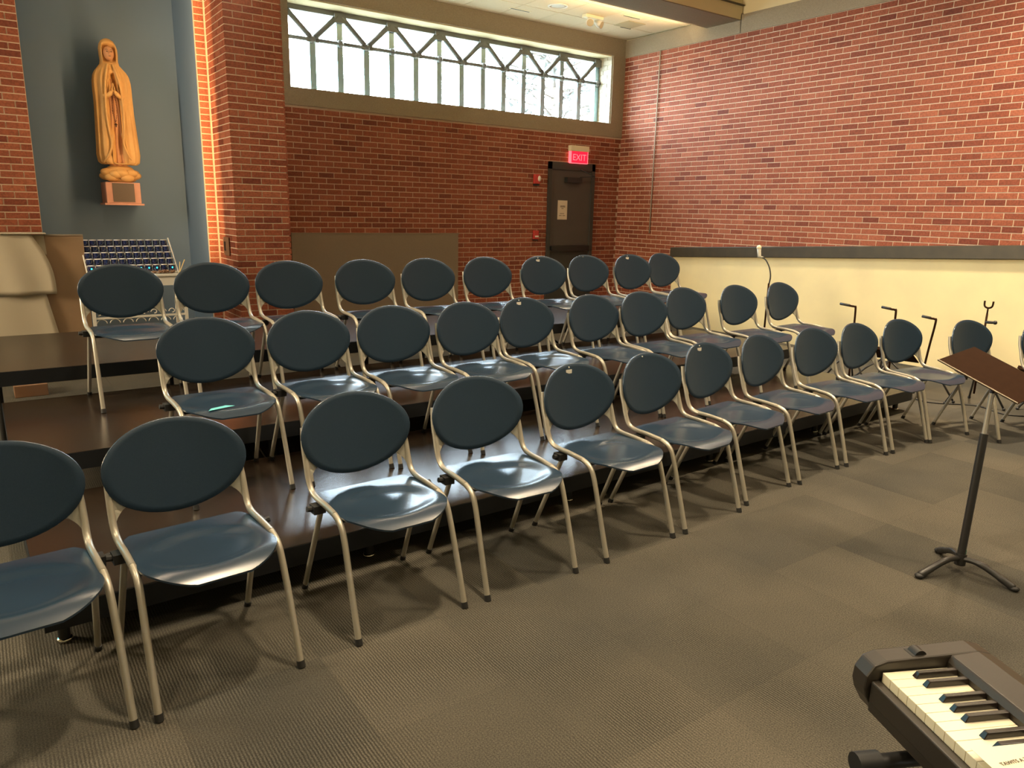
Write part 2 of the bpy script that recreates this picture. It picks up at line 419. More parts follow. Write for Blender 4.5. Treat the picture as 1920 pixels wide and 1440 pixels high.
# window
win = struct(empty('window_1', (0, 0, 0)))
YG = 9.57
fr = MB(); fr.box((3.28, YG-.03, 2.995), (8.43, YG+.04, 3.05)); fr.box((3.28, YG-.05, 3.935), (8.43, YG+.04, 4.005)); fr.box((3.28, YG-.03, 3.05), (3.33, YG+.04, 3.965)); fr.box((8.39, YG-.03, 3.05), (8.43, YG+.04, 3.965))
obj('window_frame', fr, M_STEEL, win)
obj('sill_ledge', B((3.28, YB-.01, 2.98), (8.43, YG-.03, 3.003)), M_CONC, win)
ZT = 3.62; xs = [3.32]+[3.68+.361*i for i in range(14)]
for i, x in enumerate(xs[1:]):
    full = i % 2 == 1
    obj('mullion', B((x-.040, YG-.045, 3.05), (x+.040, YG+.03, 3.965 if full else ZT)), M_MULL, win)
obj('transom', MB().tube([(3.3, YG-.055, ZT), (8.42, YG-.055, ZT)], .024, 8), M_STEEL, win, True)
for i, x in enumerate(xs[1:]):
    nd = MB()
    if i % 2 == 1:
        for sx in (-1, 1):
            if x+sx*.361 < 8.42:
                obj('brace', MB().tube([(x+sx*.03, YG-.055, 3.93), (x+sx*.335, YG-.055, ZT+.03)], .034, 8), M_STEEL, win, True)
        nd.box((x-.075, YG-.085, 3.86), (x+.075, YG-.035, 3.968)); nd.ball((x, YG-.055, ZT), .048, 10, 6)
    else:
        nd.ball((x, YG-.055, ZT), .046, 10, 6); nd.box((x-.075, YG-.075, ZT-.028), (x+.075, YG-.035, ZT+.028))
    obj('node_plate', nd, M_STEEL, win)
obj('brace', MB().tube([(3.35, YG-.055, 3.93), (3.655, YG-.055, ZT+.03)], .034, 8), M_STEEL, win, True)
for a, b in zip(xs, xs[1:]+[8.40]):
    if b-a > .05:
        obj('pane', B((a+.01, YG, 3.05), (b-.01, YG+.006, ZT)), M_GLASS, win)
for i in range(0, 14, 1):
    if i % 2 == 1:
        a = xs[i+1]; b = xs[i+3] if i+3 < len(xs) else 8.40
        obj('pane', B((a+.01, YG, ZT), (b-.01, YG+.006, 3.97)), M_GLASS, win)
obj('pane', B((3.33, YG, ZT), (xs[2]-.01, YG+.006, 3.97)), M_GLASS, win)

# right wall
wr = MB(); wr.box((XR, -5, 0), (XR+.3, YB+.36, 4.04))
wall_right = struct(obj('wall_right', wr, M_MORTAR))
brick_field(wall_right, (XR, -1.0, 0), (0, 1, 0), YB+1.0, .005, 4.04, (-1, 0, 0), skip=lambda c, L: c.y < 7.70 and c.z < .96+.054*(7.8-c.y))
struct(obj('trim_4', MB().box((XR-.02, 7.02, 4.0), (XR+.3, YB+.36, 4.245)).box((XR-.02, -5, 4.0), (XR+.3, 7.03, 4.23)), M_CONC))
struct(obj('trim_5', B((XR+.02, -5, 4.22), (XR+.3, YB+.36, 5.4)), M_CREAMHI))
# sloping parapet in front of it: cream wall and dark cap
pp = [(0, 7.78, 0), (0, 7.78, 1.00), (0, -1.5, 1.50), (0, -1.5, 0)]
struct(obj('wall_ramp', MB().prism(pp, (8.50, 0, 0), (XR+.005, 0, 0)), M_PLASTER))
cp = [(0, 7.80, .995), (0, 7.80, 1.135), (0, -1.5, 1.635), (0, -1.5, 1.495)]
struct(obj('trim_6', MB().prism(cp, (8.455, 0, 0), (XR-.014, 0, 0)), M_CAP, bevel=.006))
cd = MB().tube([(XR-.022, 8.47, 1.32), (XR-.022, 8.47, 4.0)], .009, 8)
tag(obj('wall_conduit', cd, M_PAINTBRICK, None, True), 'thin pale vertical conduit running down the brick wall by the window corner', 'conduit')

# pier between the niche and the window wall
pr = struct(obj('wall_pier', MB().box((2.29, 8.31, 0), (2.86, YB+.36, 5.3)), M_MORTAR))
brick_field(pr, (2.278, 8.30+.01, 0), (1, 0, 0), .604, .0, 4.26, (0, -1, 0), limit=150)
brick_field(pr, (2.29, 9.0, 0), (0, -1, 0), 9.0-8.30, .0, 4.26, (-1, 0, 0), limit=150, phase=1)
st = struct(obj('trim_7', MB().box((2.17, 9.006, 0), (2.30, 9.05, 5.2)), M_MORTAR))
for r in range(62):
    o = link('brick', VAR[4+r % 4]['h'], st); o.location = (2.172, 9.006, r*CH+JT/2); o.scale = (1.05, 1, 1)
# niche
nm = MB(); nm.box((-.5, 10.0, 0), (2.6, 10.3, 5.4)); nm.box((2.175, 9.04, 0), (2.30, 10.02, 5.4)); nm.box((.40, YB+.34, 0), (.56, 10.02, 5.4))
struct(obj('wall_niche', nm, M_BLUE))
wl = struct(obj('wall_left', B((-5, YB+.012, 0), (.58, YB+.36, 5.4)), M_MORTAR))
brick_field(wl, (.58, YB+.012, 0), (-1, 0, 0), 2.2, 0, 4.4, (0, -1, 0), limit=200)
wn = struct(empty('added_glow_window'))  # unseen window, frame and pane, added to give the seats a cyan reflection
obj('window_frame', B((-3.2, YB-.02, 2.3), (-1.5, YB+.012, 4.5)), M_STEEL, wn)
obj('pane', B((-3.12, YB-.03, 2.38), (-1.58, YB-.019, 4.42)), M_CYANGLOW, wn)

# ceilings and the rest of the room (behind the viewer too)
ce = struct(obj('ceiling', MB().box((2.80, 7.60, ZC+.012), (XR+.3, YB+.4, ZC+.2)), M_CEILBACK))
for i in range(10):
    for j in range(3):
        x0, y1 = XR-.02-i*.61, YB-.025-j*.61
        if x0-.61 < 2.6: continue
        y0 = max(y1-.590, 7.62)
        obj('ceiling_tile', B((x0-.602, y0, ZC), (x0, y1, ZC+.012)), M_TILE, ce)
struct(obj('trim_8', MB().box((2.80, 7.03, 4.17), (XR-.001, 7.62, 4.34)), M_CREAMHI))
struct(obj('trim_9', MB().box((2.82, 7.04, 4.160), (XR-.021, 7.61, 4.172)), M_CONC))
struct(obj('trim_10', MB().box((2.80, 7.00, 4.335), (XR-.001, 7.07, 4.35)), M_CAP))
hi = MB(); hi.box((-5, -5, 5.2), (XR+.3, 7.1, 5.4)); hi.box((2.6, 7.05, 4.34), (XR+.3, 7.62, 5.4)); hi.box((-5, 7.0, 5.2), (2.85, 10.3, 5.4))
struct(obj('ceiling_high', hi, M_CREAMHI))
struct(obj('wall_front', B((-5.2, -5.2, 0), (XR+.3, -5, 5.4)), M_PLASTER))
struct(obj('wall_far_left', B((-5.2, -5.2, 0), (-5, 10.3, 5.4)), M_PLASTER))

# door
dr = struct(empty('door_1'))
df = MB(); df.box((7.22, YB-.03, 0), (7.285, YB+.05, 2.36)); df.box((8.09, YB-.03, 0), (8.155, YB+.05, 2.36)); df.box((7.22, YB-.03, 2.25), (8.155, YB+.05, 2.36))
obj('door_frame', df, M_DOORFR, dr)
obj('door_leaf', B((7.285, YB-.008, 0), (8.09, YB+.04, 2.25)), M_DOOR, dr)
obj('kick_panel', B((7.30, YB-.012, .02), (8.07, YB-.007, 1.00)), M_DOORFR, dr)
pb = MB(); pb.box((7.30, YB-.07, 1.02), (8.05, YB-.035, 1.10)); pb.box((7.30, YB-.035, 1.03), (7.36, YB-.006, 1.09)); pb.box((7.99, YB-.035, 1.03), (8.05, YB-.006, 1.09))
obj('push_bar', pb, M_BLKMET, dr)
dc = MB(); dc.box((7.55, YB-.08, 2.06), (7.85, YB-.006, 2.14)); dc.tube([(7.8, YB-.07, 2.15), (8.0, YB-.2, 2.16), (7.85, YB-.03, 2.27)], .009, 6)
obj('door_closer', dc, M_BLKMET, dr)
nt_ = tag(obj('door_notice', B((7.43, YB-.0125, 1.50), (7.62, YB-.0095, 1.79)), M_PAPER), 'tan paper notice taped to the brown door', 'notice')
ink = MB()
for z, a, b in ((1.705, .05, .14), (1.690, .05, .145), (1.665, .075, .115), (1.59, .045, .13), (1.56, .03, .085), (1.56, .10, .145)):
    x = 7.43+a
    while x < 7.43+b: ink.box((x, YB-.0135, z-.005), (x+.007, YB-.0124, z+.006)); x += .011
o = obj('print', ink, M_INK, nt_); o['kind'] = 'stuff'
ex = tag(empty('exit_sign', (7.78, YB-.012, 2.36)), 'red lit EXIT sign with cream top above the door', 'exit sign')
obj('housing', B((-.165, -.06, 0), (.165, 0, .17)), M_EXITRED, ex)
obj('canopy', B((-.185, -.075, .17), (.185, 0, .255)), M_IVORY, ex, bevel=.006)
obj('edge_frame', MB().box((-.172, -.062, -.008), (.172, -.0, 0)).box((-.172, -.064, 0), (-.163, 0, .17)).box((.163, -.064, 0), (.172, 0, .17)), M_EXITLET, ex)
text('lettering', 'EXIT', .135, Matrix.Translation((0, -.0605, .037)) @ Matrix.Rotation(R(90), 4, 'X'), M_EXITLET, ex, .0008)
fa = tag(empty('fire_strobe', (6.985, YB-.012, 2.02)), 'red fire alarm strobe with white lens, left of the door top', 'fire alarm')
obj('housing', B((-.05, -.05, 0), (.05, 0, .14)), M_RED, fa, bevel=.006)
obj('lens', MB().ball((.03, -.055, .075), .035, 10, 8, (.8, .6, 1.2)), M_WHITE, fa, True)
obj('grille', B((-.045, -.04, -.03), (.045, 0, 0)), M_BLACK, fa)
pu = tag(empty('fire_pull_station', (7.0, YB-.012, 1.20)), 'small red fire pull station low on the bricks beside the door', 'fire alarm')
obj('housing', B((-.045, -.045, 0), (.045, 0, .13)), M_RED, pu, bevel=.005)
obj('handle', B((-.03, -.058, .03), (.03, -.045, .055)), M_WHITE, pu)
obj('base', B((-.04, -.03, -.02), (.04, 0, 0)), M_BLACK, pu)
# beige panel below the window
bp_ = tag(empty('wall_panel', (0, 0, 0)), 'large beige flat panel against the brick wall behind the back row', 'panel')
obj('face', B((3.19, YB-.06, .0), (5.60, YB-.001, 1.275)), M_PANELB, bp_)
obj('top_rail', B((3.19, YB-.064, 1.275), (5.61, YB-.001, 1.288)), M_PANELB, bp_)
# outlet box on pier
ob = tag(empty('outlet_box', (2.277, 8.66, 1.06)), 'small brown outlet box on the side of the brick pier', 'outlet')
obj('cover', B((-.012, -.09, 0), (0, .12, .20)), M_WOOD, ob, bevel=.003)
obj('socket', B((-.016, .02, .05), (-.011, .08, .15)), M_BLACK, ob)

# ceiling fittings
dl = tag(empty('downlight', (6.62, 8.37, ZC)), 'round recessed downlight in the tiled ceiling', 'ceiling light')
obj('ring', MB().lathe((0, 0, 0), [(.135, 0), (.135, -.010), (.115, -.012), (.112, 0)], 28, False), M_WHITE, dl, True)
obj('lens', MB().lathe((0, 0, -.002), [(.112, 0), (.08, -.003), (.01, -.004)], 28), M_LAMP, dl, True)
em = tag(empty('emergency_light', (7.30, 8.45, ZC)), 'white two-headed emergency light hanging from the ceiling tiles', 'emergency light')
obj('base', B((-.16, -.05, -.04), (.16, .05, 0)), M_IVORY, em, bevel=.008)
for s in (-1, 1):
    h = obj('lamp_head', MB().tube([(s*.06, .03, -.06), (s*.085, -.02, -.09), (s*.105, -.07, -.115)], [.02, .045, .055], 16), M_WHITE, em, True)
    obj('lens', MB().tube([(s*.1055, -.071, -.1155), (s*.107, -.074, -.117)], .048, 16), M_LAMP, h)
for k, (x, y, l) in enumerate(((6.35, 8.85, 'long white air slot in the ceiling nearest the window top'), (7.75, 8.15, 'short dark air slot in the ceiling beside the emergency light'))):
    v = tag(empty('air_slot', (x, y, ZC)), l, 'vent'); obj('frame', B((-.17, -.03, -.006), (.17, .03, 0)), M_IVORY, v); obj('slot', B((-.155, -.010, -.008), (.155, .010, -.006)), M_BLACK, v)
sp = tag(empty('ceiling_speaker', (8.02, 8.47, ZC)), 'square olive grille in the ceiling right of the emergency light', 'speaker')
obj('grille', B((-.16, -.16, -.008), (.16, .16, 0)), M_GRILLE, sp); obj('edge', B((-.02, .16, -.012), (.18, .172, 0)), M_CAP, sp)

# evergreen outside the right end of the window
tr = tag(empty('evergreen_tree', (14.6, 18.5, -.3)), 'tree outside, seen faintly through the right end of the window', 'tree')
M_BARK = mat('bark', (.05, .04, .03), .9); M_LEAF = mat('needles', (.022, .026, .020), .8)
obj('trunk', MB().tube([(0, 0, 0), (.1, 0, 3), (0, .1, 6.3)], [.22, .15, .05], 10), M_BARK, tr, True)
bm_ = MB(); lf = MB(); rr = random.Random(3)
for k in range(46):
    z = 2.6+3.9*k/46; a = k*2.4; l = (6.8-z)*.42+.25; d = Vector((math.cos(a)*l, math.sin(a)*l, .25*l)); p0 = Vector((0, 0, z))
    bm_.tube([p0, p0+d], [.04, .012], 5)
    for q in range(26):
        c = p0+d*rr.uniform(.3, 1.05)+Vector((rr.uniform(-.16, .16), rr.uniform(-.16, .16), rr.uniform(-.12, .12))); h = .13
        u_ = Vector((rr.uniform(-1, 1), rr.uniform(-1, 1), rr.uniform(-1, 1))).normalized(); w_ = u_.orthogonal().normalized()
        n = len(lf.v); lf.v += [tuple(c-u_*h-w_*h*.4), tuple(c+u_*h), tuple(c-u_*h+w_*h*.4)]; lf.f.append((n, n+1, n+2))
tr.scale = (1.3, 1.3, 1.3); obj('branches', bm_, M_BARK, tr); o = link('needles', lf.mesh('needles', M_LEAF), tr); o['kind'] = 'stuff'

# ================================================================== RISERS
def riser(label, x0, x1, y0, y1, zt, rz=0, inset=.10):
    t = tag(empty('riser_platform', ((x0+x1)/2, y0, 0), rz), label, 'riser', 'choir riser platforms')
    cx = (x0+x1)/2; a, b = x0-cx, x1-cx; d = y1-y0
    obj('deck_board', B((a, .004, zt-.02), (b, d-.004, zt)), M_DECK, t)
    e = MB(); e.box((a-.003, 0, zt-.092), (b+.003, .030, zt-.002)); e.box((a-.003, d-.03, zt-.092), (b+.003, d, zt-.002)); e.box((a-.003, .03, zt-.092), (a+.03, d-.03, zt-.002)); e.box((b-.03, .03, zt-.092), (b+.003, d-.03, zt-.002))
    obj('edge_rail', e, M_DECKEDGE, t)
    n = 6
    for i in range(n):
        x = a+.06+(b-a-.12)*i/(n-1)
        for y in (inset, d-.09):
            lg = obj('leg', MB().tube([(x, y, .012), (x, y, zt-.03)], .021, 12), M_BLKMET, t, True, sharp=40)
            obj('glide', MB().lathe((x, y, 0), [(.024, 0), (.03, .004), (.026, .014), (.02, .016)], 14), M_CHROME, lg, True)
        if zt > .3:
            obj('cross_brace', MB().tube([(x, inset, .05), (x, d-.09, zt-.10)], .010, 6), M_BLKMET, t)
    return t
D1, D2, D3 = .19, .38, .57
riser('low dark riser platform directly behind the front row of chairs', .045, 6.40, 2.955, 4.175, D1, R(1.3))
riser('middle-height dark riser platform under the back row of chairs', .02, 6.35, 4.135, 5.44, D2, 0, .18)
riser('tallest dark riser platform, empty, behind the back row', -.05, 6.30, 5.45, 6.95, D3)
tag(obj('wood_block', B((.12, 7.25, 0), (.36, 7.5, .10)), M_WOOD, bevel=.004), 'low wooden block on the floor under the tallest riser', 'block')

# ================================================================== CHAIRS
def seat_mb():
    rows = []; NY, NX = 34, 28
    for j in range(NY+1):
        v = j/NY; y = .003 + .437*(v**1.15)
        if y < .18: t = (.18-y)/.186; wd = .224*(max(0, 1-t**2.6))**.4545
        elif y < .37: wd = .224
        else: t = (y-.37)/.072; wd = .224*(1-.16*t*t)
        r = []
        for i in range(NX+1):
            u = -1+2*i/NX; x = wd*u
            q = x/.224
            z = .458
            d = math.hypot(x/.205, (y-.205)/.150); e = max(0, min(1, (1.08-d)/.42)); e = e*e*(3-2*e)
            z -= .013*e                                              # shallow dish with a soft crescent wall
            if y < .10: z -= .036*((.10-y)/.10)**2
            z -= .004*(abs(q)**8)
            r.append(Vector((x, y, z)))
        rows.append(r)
    return MB().shell(rows, Vector((0, 0, -.007)))
def backy(x, z): return .444 + (z-.55)*.17 + .052*(1-(x/.245)**2)
def back_mb():
    mb = MB(); NR, NA = 9, 48; zc = .683
    def pt(rr, a):
        c, s = math.cos(a), math.sin(a)
        hx = .247*c
        hz = .153*s if s > 0 else .187*s
        x, z = hx*rr, zc+hz*rr
        return Vector((x, backy(x, z), z))
    def ring(rr, off): return [pt(rr, 2*math.pi*k/NA)+Vector((0, off, 0)) for k in range(NA)]
    rows = [ring(i/NR, 0) for i in range(1, NR+1)]
    rows += [ring(1.012, .004), ring(1.005, .009)]
    rows += [ring(i/NR, .011) for i in range(NR, 0, -1)]
    mb.grid(rows, True)
    n = len(mb.v); mb.v.append(tuple(pt(0, 0))); mb.v.append(tuple(pt(0, 0)+Vector((0, .011, 0))))
    for k in range(NA):
        mb.f.append((n, k, (k+1) % NA)); e = n-NA; mb.f.append((n+1, e+(k+1) % NA, e+k))
    return mb
def make_chair():
    c = empty('stacking_chair')
    obj('seat', seat_mb(), M_SHELL, c, True, sharp=50)
    bk = obj('backrest', back_mb(), M_SHELLB, c, True, sharp=70); bk.data.materials.append(M_SHELL)
    for p in bk.data.polygons:
        q = p.center; h = .153 if q.z > .683 else .187
        if (q.x/.247)**2+((q.z-.683)/h)**2 > .985: p.material_index = 1
    for s in (-1, 1):
        P = smooth_path([(s*.2375, 0, .012), (s*.235, .07, .24), (s*.232, .118, .385), (s*.231, .150, .432), (s*.231, .20, .452)], 5)
        lg = obj('leg', MB().tube(P, .0122, 10), M_TUBE, c, True, sharp=40)
        obj('foot_cap', MB().tube([(s*.2377, -.003, 0), (s*.2372, .004, .024)], [.0145, .0138], 10), M_BLACK, lg, True, sharp=40)
        P = [(s*.238, .527, .012), (s*.225, .34, .435)]
        lg = obj('leg', MB().tube(P, .0115, 10), M_TUBE, c, True, sharp=40)
        obj('foot_cap', MB().tube([(s*.2385, .530, 0), (s*.2372, .519, .024)], [.014, .0132], 10), M_BLACK, lg, True, sharp=40)
        P = smooth_path([(s*.231, .20, .452), (s*.230, .29, .459), (s*.230, .385, .464), (s*.231, .430, .484), (s*.232, .455, .53), (s*.231, .474, .59), (s*.228, .497, .65), (s*.222, .512, .72)], 5)
        obj('side_rail', MB().tube(P, .0122, 10), M_TUBE, c, True, sharp=40)
        # plate under the shell
        arc = []
        for k in range(9):
            t = k/8; a = Vector((.125, 0, .548)); b = Vector((.205, 0, .572)); d = Vector((.228, 0, .490))
            arc.append((1-t)**2*a + 2*t*(1-t)*b + t*t*d)
        poly = arc + [Vector((.234, 0, .56)), Vector((.232, 0, .62)), Vector((.228, 0, .70)), Vector((.16, 0, .70)), Vector((.10, 0, .64))]
        pb_ = MB(); n = len(poly)
        for off in (.0125, .0165):
            for p in poly: pb_.v.append((s*p.x, backy(p.x, p.z)+off-.004*(p.x > .2), p.z))
        pb_.f.append(tuple(range(n))); pb_.f.append(tuple(n+i for i in reversed(range(n))))
        for i in range(n): j = (i+1) % n; pb_.f.append((i, j, n+j, n+i))
        obj('back_plate', pb_, M_PLATE, c)
        k_ = MB(); k_.box((min(s*.214, s*.262), .325, .412), (max(s*.214, s*.262), .375, .446)); k_.tube([(s*.24, .35, .428), (s*.282, .35, .434)], .012, 8)
        obj('ganging_bracket', k_, M_BLACK, c)
    fr_ = MB()
    for y in (.17, .36): fr_.tube([(-.228, y, .432), (.228, y, .432)], .008, 8)
    obj('under_frame', fr_, M_BLKMET, c, True, sharp=40)
    return c
def add_sticker(c, dot_only=False):
    x, z = -.028, .798
    if not dot_only: obj('label_sticker', B((x-.020, backy(x, z)-.0018, z-.010), (x+.020, backy(x, z)+.001, z+.010)), M_WHITE, c)
    obj('screw_cap', MB().ball((x+.002, backy(x, .820)-.001, .820), .0045, 8, 6), M_WHITE, c)
ORD = 'first second third fourth fifth sixth seventh eighth ninth tenth eleventh twelfth thirteenth'.split()
ROW1 = [(-.004, 2.300, 4), (.539, 2.320, 3.8), (1.241, 2.356, 1.5), (1.827, 2.352, -1.4), (2.490, 2.354, 2.9), (3.055, 2.379, 3.8), (3.648, 2.462, 5.9),
        (4.212, 2.492, 4.5), (4.780, 2.497, -1.6), (5.335, 2.485, -.1), (5.825, 2.442, -6), (6.28, 2.145, -10), (6.77, 1.86, -20)]
ROW2 = [(.947, 3.452, 2.9), (1.518, 3.464, 4.6), (2.033, 3.464, 2.7), (2.558, 3.433, 4.3), (3.075, 3.48, 5.8), (3.625, 3.436, 3.1), (4.113, 3.43, 1.1), (4.698, 3.52, 2.8), (5.301, 3.479, .7), (5.95, 3.483, 3.3)]
ROW3 = [(.744, 4.78, 1.5), (1.295, 4.76, 1.), (1.826, 4.758, .5), (2.413, 4.747, .2), (2.975, 4.748, 1.4), (3.551, 4.757, .5), (4.104, 4.728, -3.2), (4.69, 4.757, -.2), (5.251, 4.74, -.2), (5.789, 4.80, 4.3)]
proto = make_chair(); first = True
def place(lst, z, dy, where, grp, stick):
    global first
    n = len(lst)
    for i, (x, y, a) in enumerate(lst):
        c = proto if first else copy_tree(proto)
        first = False
        c.location = (x, y+dy, z); c.rotation_euler = (0, 0, R(a)); placed.append(c)
        if i < n/2: pos = ('leftmost' if i == 0 else ORD[i]+' from left')
        else: pos = ('rightmost' if i == n-1 else ORD[n-1-i]+' from right')
        ex_ = {1: 'stickered ', 2: 'dotted '}.get(stick.get(i, 0), '')
        tag(c, f'dark blue oval-backed {ex_}chair, {pos} in the {where}', 'chair', grp)
placed = []
place(ROW1, 0, 0, 'front row on the carpet', 'front row of chairs on the carpet', {4: 1, 5: 2, 6: 1})
place(ROW2, D1, .10, 'middle row on the low riser', 'middle row of chairs on the low riser', {4: 1})
place(ROW3, D2, .10, 'back row on the middle riser', 'back row of chairs on the middle riser', {6: 1, 7: 2, 8: 1})
for i, dot in ((4, 0), (5, 1), (6, 0), (17, 0), (29, 0), (30, 1), (31, 0)): add_sticker(placed[i], bool(dot))
# turquoise slip on the leftmost seat of the middle row
c = placed[13]; a = R(2.9)
def onchair(c, x, y, z):
    an = c.rotation_euler[2]; return (c.location.x+x*math.cos(an)-y*math.sin(an), c.location.y+x*math.sin(an)+y*math.cos(an), c.location.z+z)
sl = MB(); P = [onchair(c, *p) for p in ((-.135, .050, .4505), (.0, .085, .4500), (-.035, .115, .4490), (-.11, .092, .4495))]
sl.prism(P, (0, 0, .007), (0, 0, .0082))
tag(obj('paper_slip', sl, M_CYAN), 'turquoise slip lying on the leftmost seat of the middle row', 'paper')

# ================================================================== STATUE
stt = tag(empty('statue', (1.43, 9.72, 1.58)), 'golden carved statue of a veiled woman praying, on a wall pedestal in the blue niche', 'statue')
def fig_mb():
    mb = MB(); NA = 132
    prof = [(.445, .155), (.47, .185), (.55, .197), (.70, .190), (.85, .184), (1.0, .178), (1.15, .176), (1.25, .178), (1.32, .176), (1.38, .165), (1.43, .145), (1.47, .118), (1.50, .098), (1.54, .090), (1.60, .094), (1.66, .094), (1.71, .082), (1.745, .060), (1.765, .030), (1.772, .004)]
    rows = []
    sub = []
    for i in range(len(prof)-1):
        for k in range(3):
            t = k/3; sub.append((prof[i][0]*(1-t)+prof[i+1][0]*t, prof[i][1]*(1-t)+prof[i+1][1]*t))
    sub.append(prof[-1])
    for z, w in sub:
        r = []
        for k in range(NA):
            a = 2*math.pi*k/NA; cx, sy = math.cos(a), math.sin(a)
            dpt = .66 if z < 1.46 else .66+.24*min(1, (z-1.46)/.10)
            body = max(0, min(1, (1.5-z)/.1)); low = max(0, min(1, (1.3-z)/.8))
            fold = ((.015+.010*low)*(abs(math.sin(a*6.5+.9*math.sin(z*2.0)))**.7*2-1) + .005*math.sin(a*23+z*1.5))*body
            rr = 1 + fold/w
            # opening of the mantle at the front (-y), recessed
            fa_ = math.atan2(cx, -sy)          # 0 at the front
            op = 0
            if .46 < z < 1.40:
                hw = .16+.30*max(0, min(1, (1.38-z)/.25))*(1 if z > 1.0 else max(.45, (z-.45)/.6+.3))
                if z < .8: hw = .20+.25*(.8-z)/.35
                op = .10*max(0, 1-(abs(fa_)/max(hw, .05))**4) if abs(fa_) < hw else 0
            x = w*cx*rr; y = w*dpt*sy*rr + op*.7
            # hood opening for the face
            if 1.51 < z < 1.715 and abs(fa_) < .80:
                y += .075*(1-(fa_/.80)**4)*min(1, 2.2*math.sin(math.pi*(z-1.51)/.205))
            x += -.02*(z-1.1)*(1 if z > 1.1 else .3)
            r.append((x, y, z))
        rows.append(r)
    mb.grid(rows, True); n = len(mb.v); mb.f.append(tuple(range(NA-1, -1, -1))); mb.f.append(tuple(range(n-NA, n)))
    return mb
fg = obj('figure', fig_mb(), M_STONE, stt, True)
FX = -.012
fc = MB(); rows = []
for i in range(37):
    ph = math.pi*i/36; r = []
    for k in range(64):
        a = 2*math.pi*k/64; x = .052*math.sin(ph)*math.cos(a); y = .055*math.sin(ph)*math.sin(a); z = .073*math.cos(ph)
        if y < 0:
            y -= .020*math.exp(-(x/.008)**2-((z+.006)/.016)**2)            # nose
            y -= .009*math.exp(-(x/.016)**2-((z+.036)/.006)**2)            # lips
            y -= .005*math.exp(-(x/.020)**2-((z+.058)/.010)**2)            # chin
            y += .014*math.exp(-((abs(x)-.020)/.010)**2-((z-.014)/.008)**2)  # eye sockets
        r.append((FX+x, -.050+y, 1.612+z))
    rows.append(r)
fc.grid(rows, True)
face = obj('face', fc, M_SKIN, stt, True)
ey = MB()
for s in (-1, 1): ey.ball((FX+s*.020, -.094, 1.626), .0085, 8, 6, (1.3, .6, .5))
obj('eyelids', ey, M_PLAQ, face, True)
lp = MB().ball((FX, -.112, 1.576), .010, 10, 6, (1.3, .5, .35)); obj('lips', lp, M_PLAQ, face, True)
bw = MB()
for s in (-1, 1): bw.tube([(FX+s*.010, -.102, 1.642), (FX+s*.022, -.100, 1.646), (FX+s*.034, -.090, 1.640)], .0022, 6)
obj('brows', bw, M_PLAQ, face, True)
gw = MB(); rows = []
for j in range(13):
    z = .43+.92*j/12; wv = .085-.035*(j/12); r = []
    for k in range(13):
        u = -1+2*k/12; r.append((FX+wv*u+.008*math.sin(z*8), -.070-.016*math.cos(u*9)+.03*abs(u)**3+(.02 if z > 1.2 else 0), z))
    rows.append(r)
gw.shell(rows, Vector((0, .03, 0)))
obj('gown', gw, M_SKIN, stt, True)
hd = MB()
for s in (-1, 1):
    hd.tube(smooth_path([(FX+s*.09, -.085, 1.16), (FX+s*.05, -.12, 1.17), (FX+s*.012, -.135, 1.21)], 4), [.028]*3+[.024]*4+[.018]*2, 10)   # sleeves/wrists
    hd.ball((FX+s*.010, -.137, 1.225), .022, 10, 8, (.5, .8, 1.3))                     # palm
    for f in range(4):
        ln = (.040, .048, .046, .036)[f]
        hd.tube([(FX+s*.008, -.150+f*.009, 1.245), (FX+s*.006, -.150+f*.009, 1.262), (FX+s*.003, -.148+f*.009, 1.25+ln)], [.0052, .005, .003], 6)
    hd.tube([(FX+s*.012, -.15, 1.225), (FX+s*.010, -.162, 1.24), (FX+s*.006, -.160, 1.258)], [.006, .0055, .004], 6)   # thumb
obj('hands', hd, M_STONE, stt, True)
ro = MB()
for s in (-1, 1):
    for k in range(20): ro.ball((FX+s*.022*math.sin(k/19*math.pi)-.005, -.150+.003*(k % 2)+.02*(k/19), 1.20-.32*k/19), .0055, 6, 5)
ro.box((FX-.012, -.14, .84), (FX+.002, -.132, .88)); ro.box((FX-.02, -.14, .862), (FX+.010, -.132, .872))
obj('rosary', ro, M_BEAD, stt)
hs = MB()
for s in (-1, 1):      # mantle borders beside the opening
    P = [(FX+s*(.025), -.085, 1.50), (FX+s*.05, -.118, 1.40), (FX+s*.075, -.128, 1.25), (FX+s*.085, -.120, 1.0), (FX+s*.075, -.122, .8), (FX+s*.060, -.125, .66), (FX+s*.10, -.122, .54), (FX+s*.15, -.075, .465)]
    hs.tube(smooth_path(P, 5), .011, 8)
obj('mantle_hem', hs, M_STONE, stt, True)
cl_ = MB()
for k in range(16):
    a = 2*math.pi*k/16
    cl_.ball((.14*math.cos(a), .085*math.sin(a), .33+.03*math.sin(k*2.3)), .062, 10, 8, (1.25, .85, .75))
cl_.ball((0, 0, .34), .15, 14, 8, (1.15, .62, .75))
obj('cloud_base', cl_, M_STONE, stt, True)
obj('pedestal', MB().box((-.175, -.12, .02), (.175, .27, .25)), M_PINK, stt, bevel=.004)
obj('pedestal_foot', MB().box((-.20, -.14, 0), (.20, .27, .02)), M_PINK, stt)
obj('plaque', B((-.110, -.126, .035), (.110, -.119, .24)), M_PLAQ, stt)

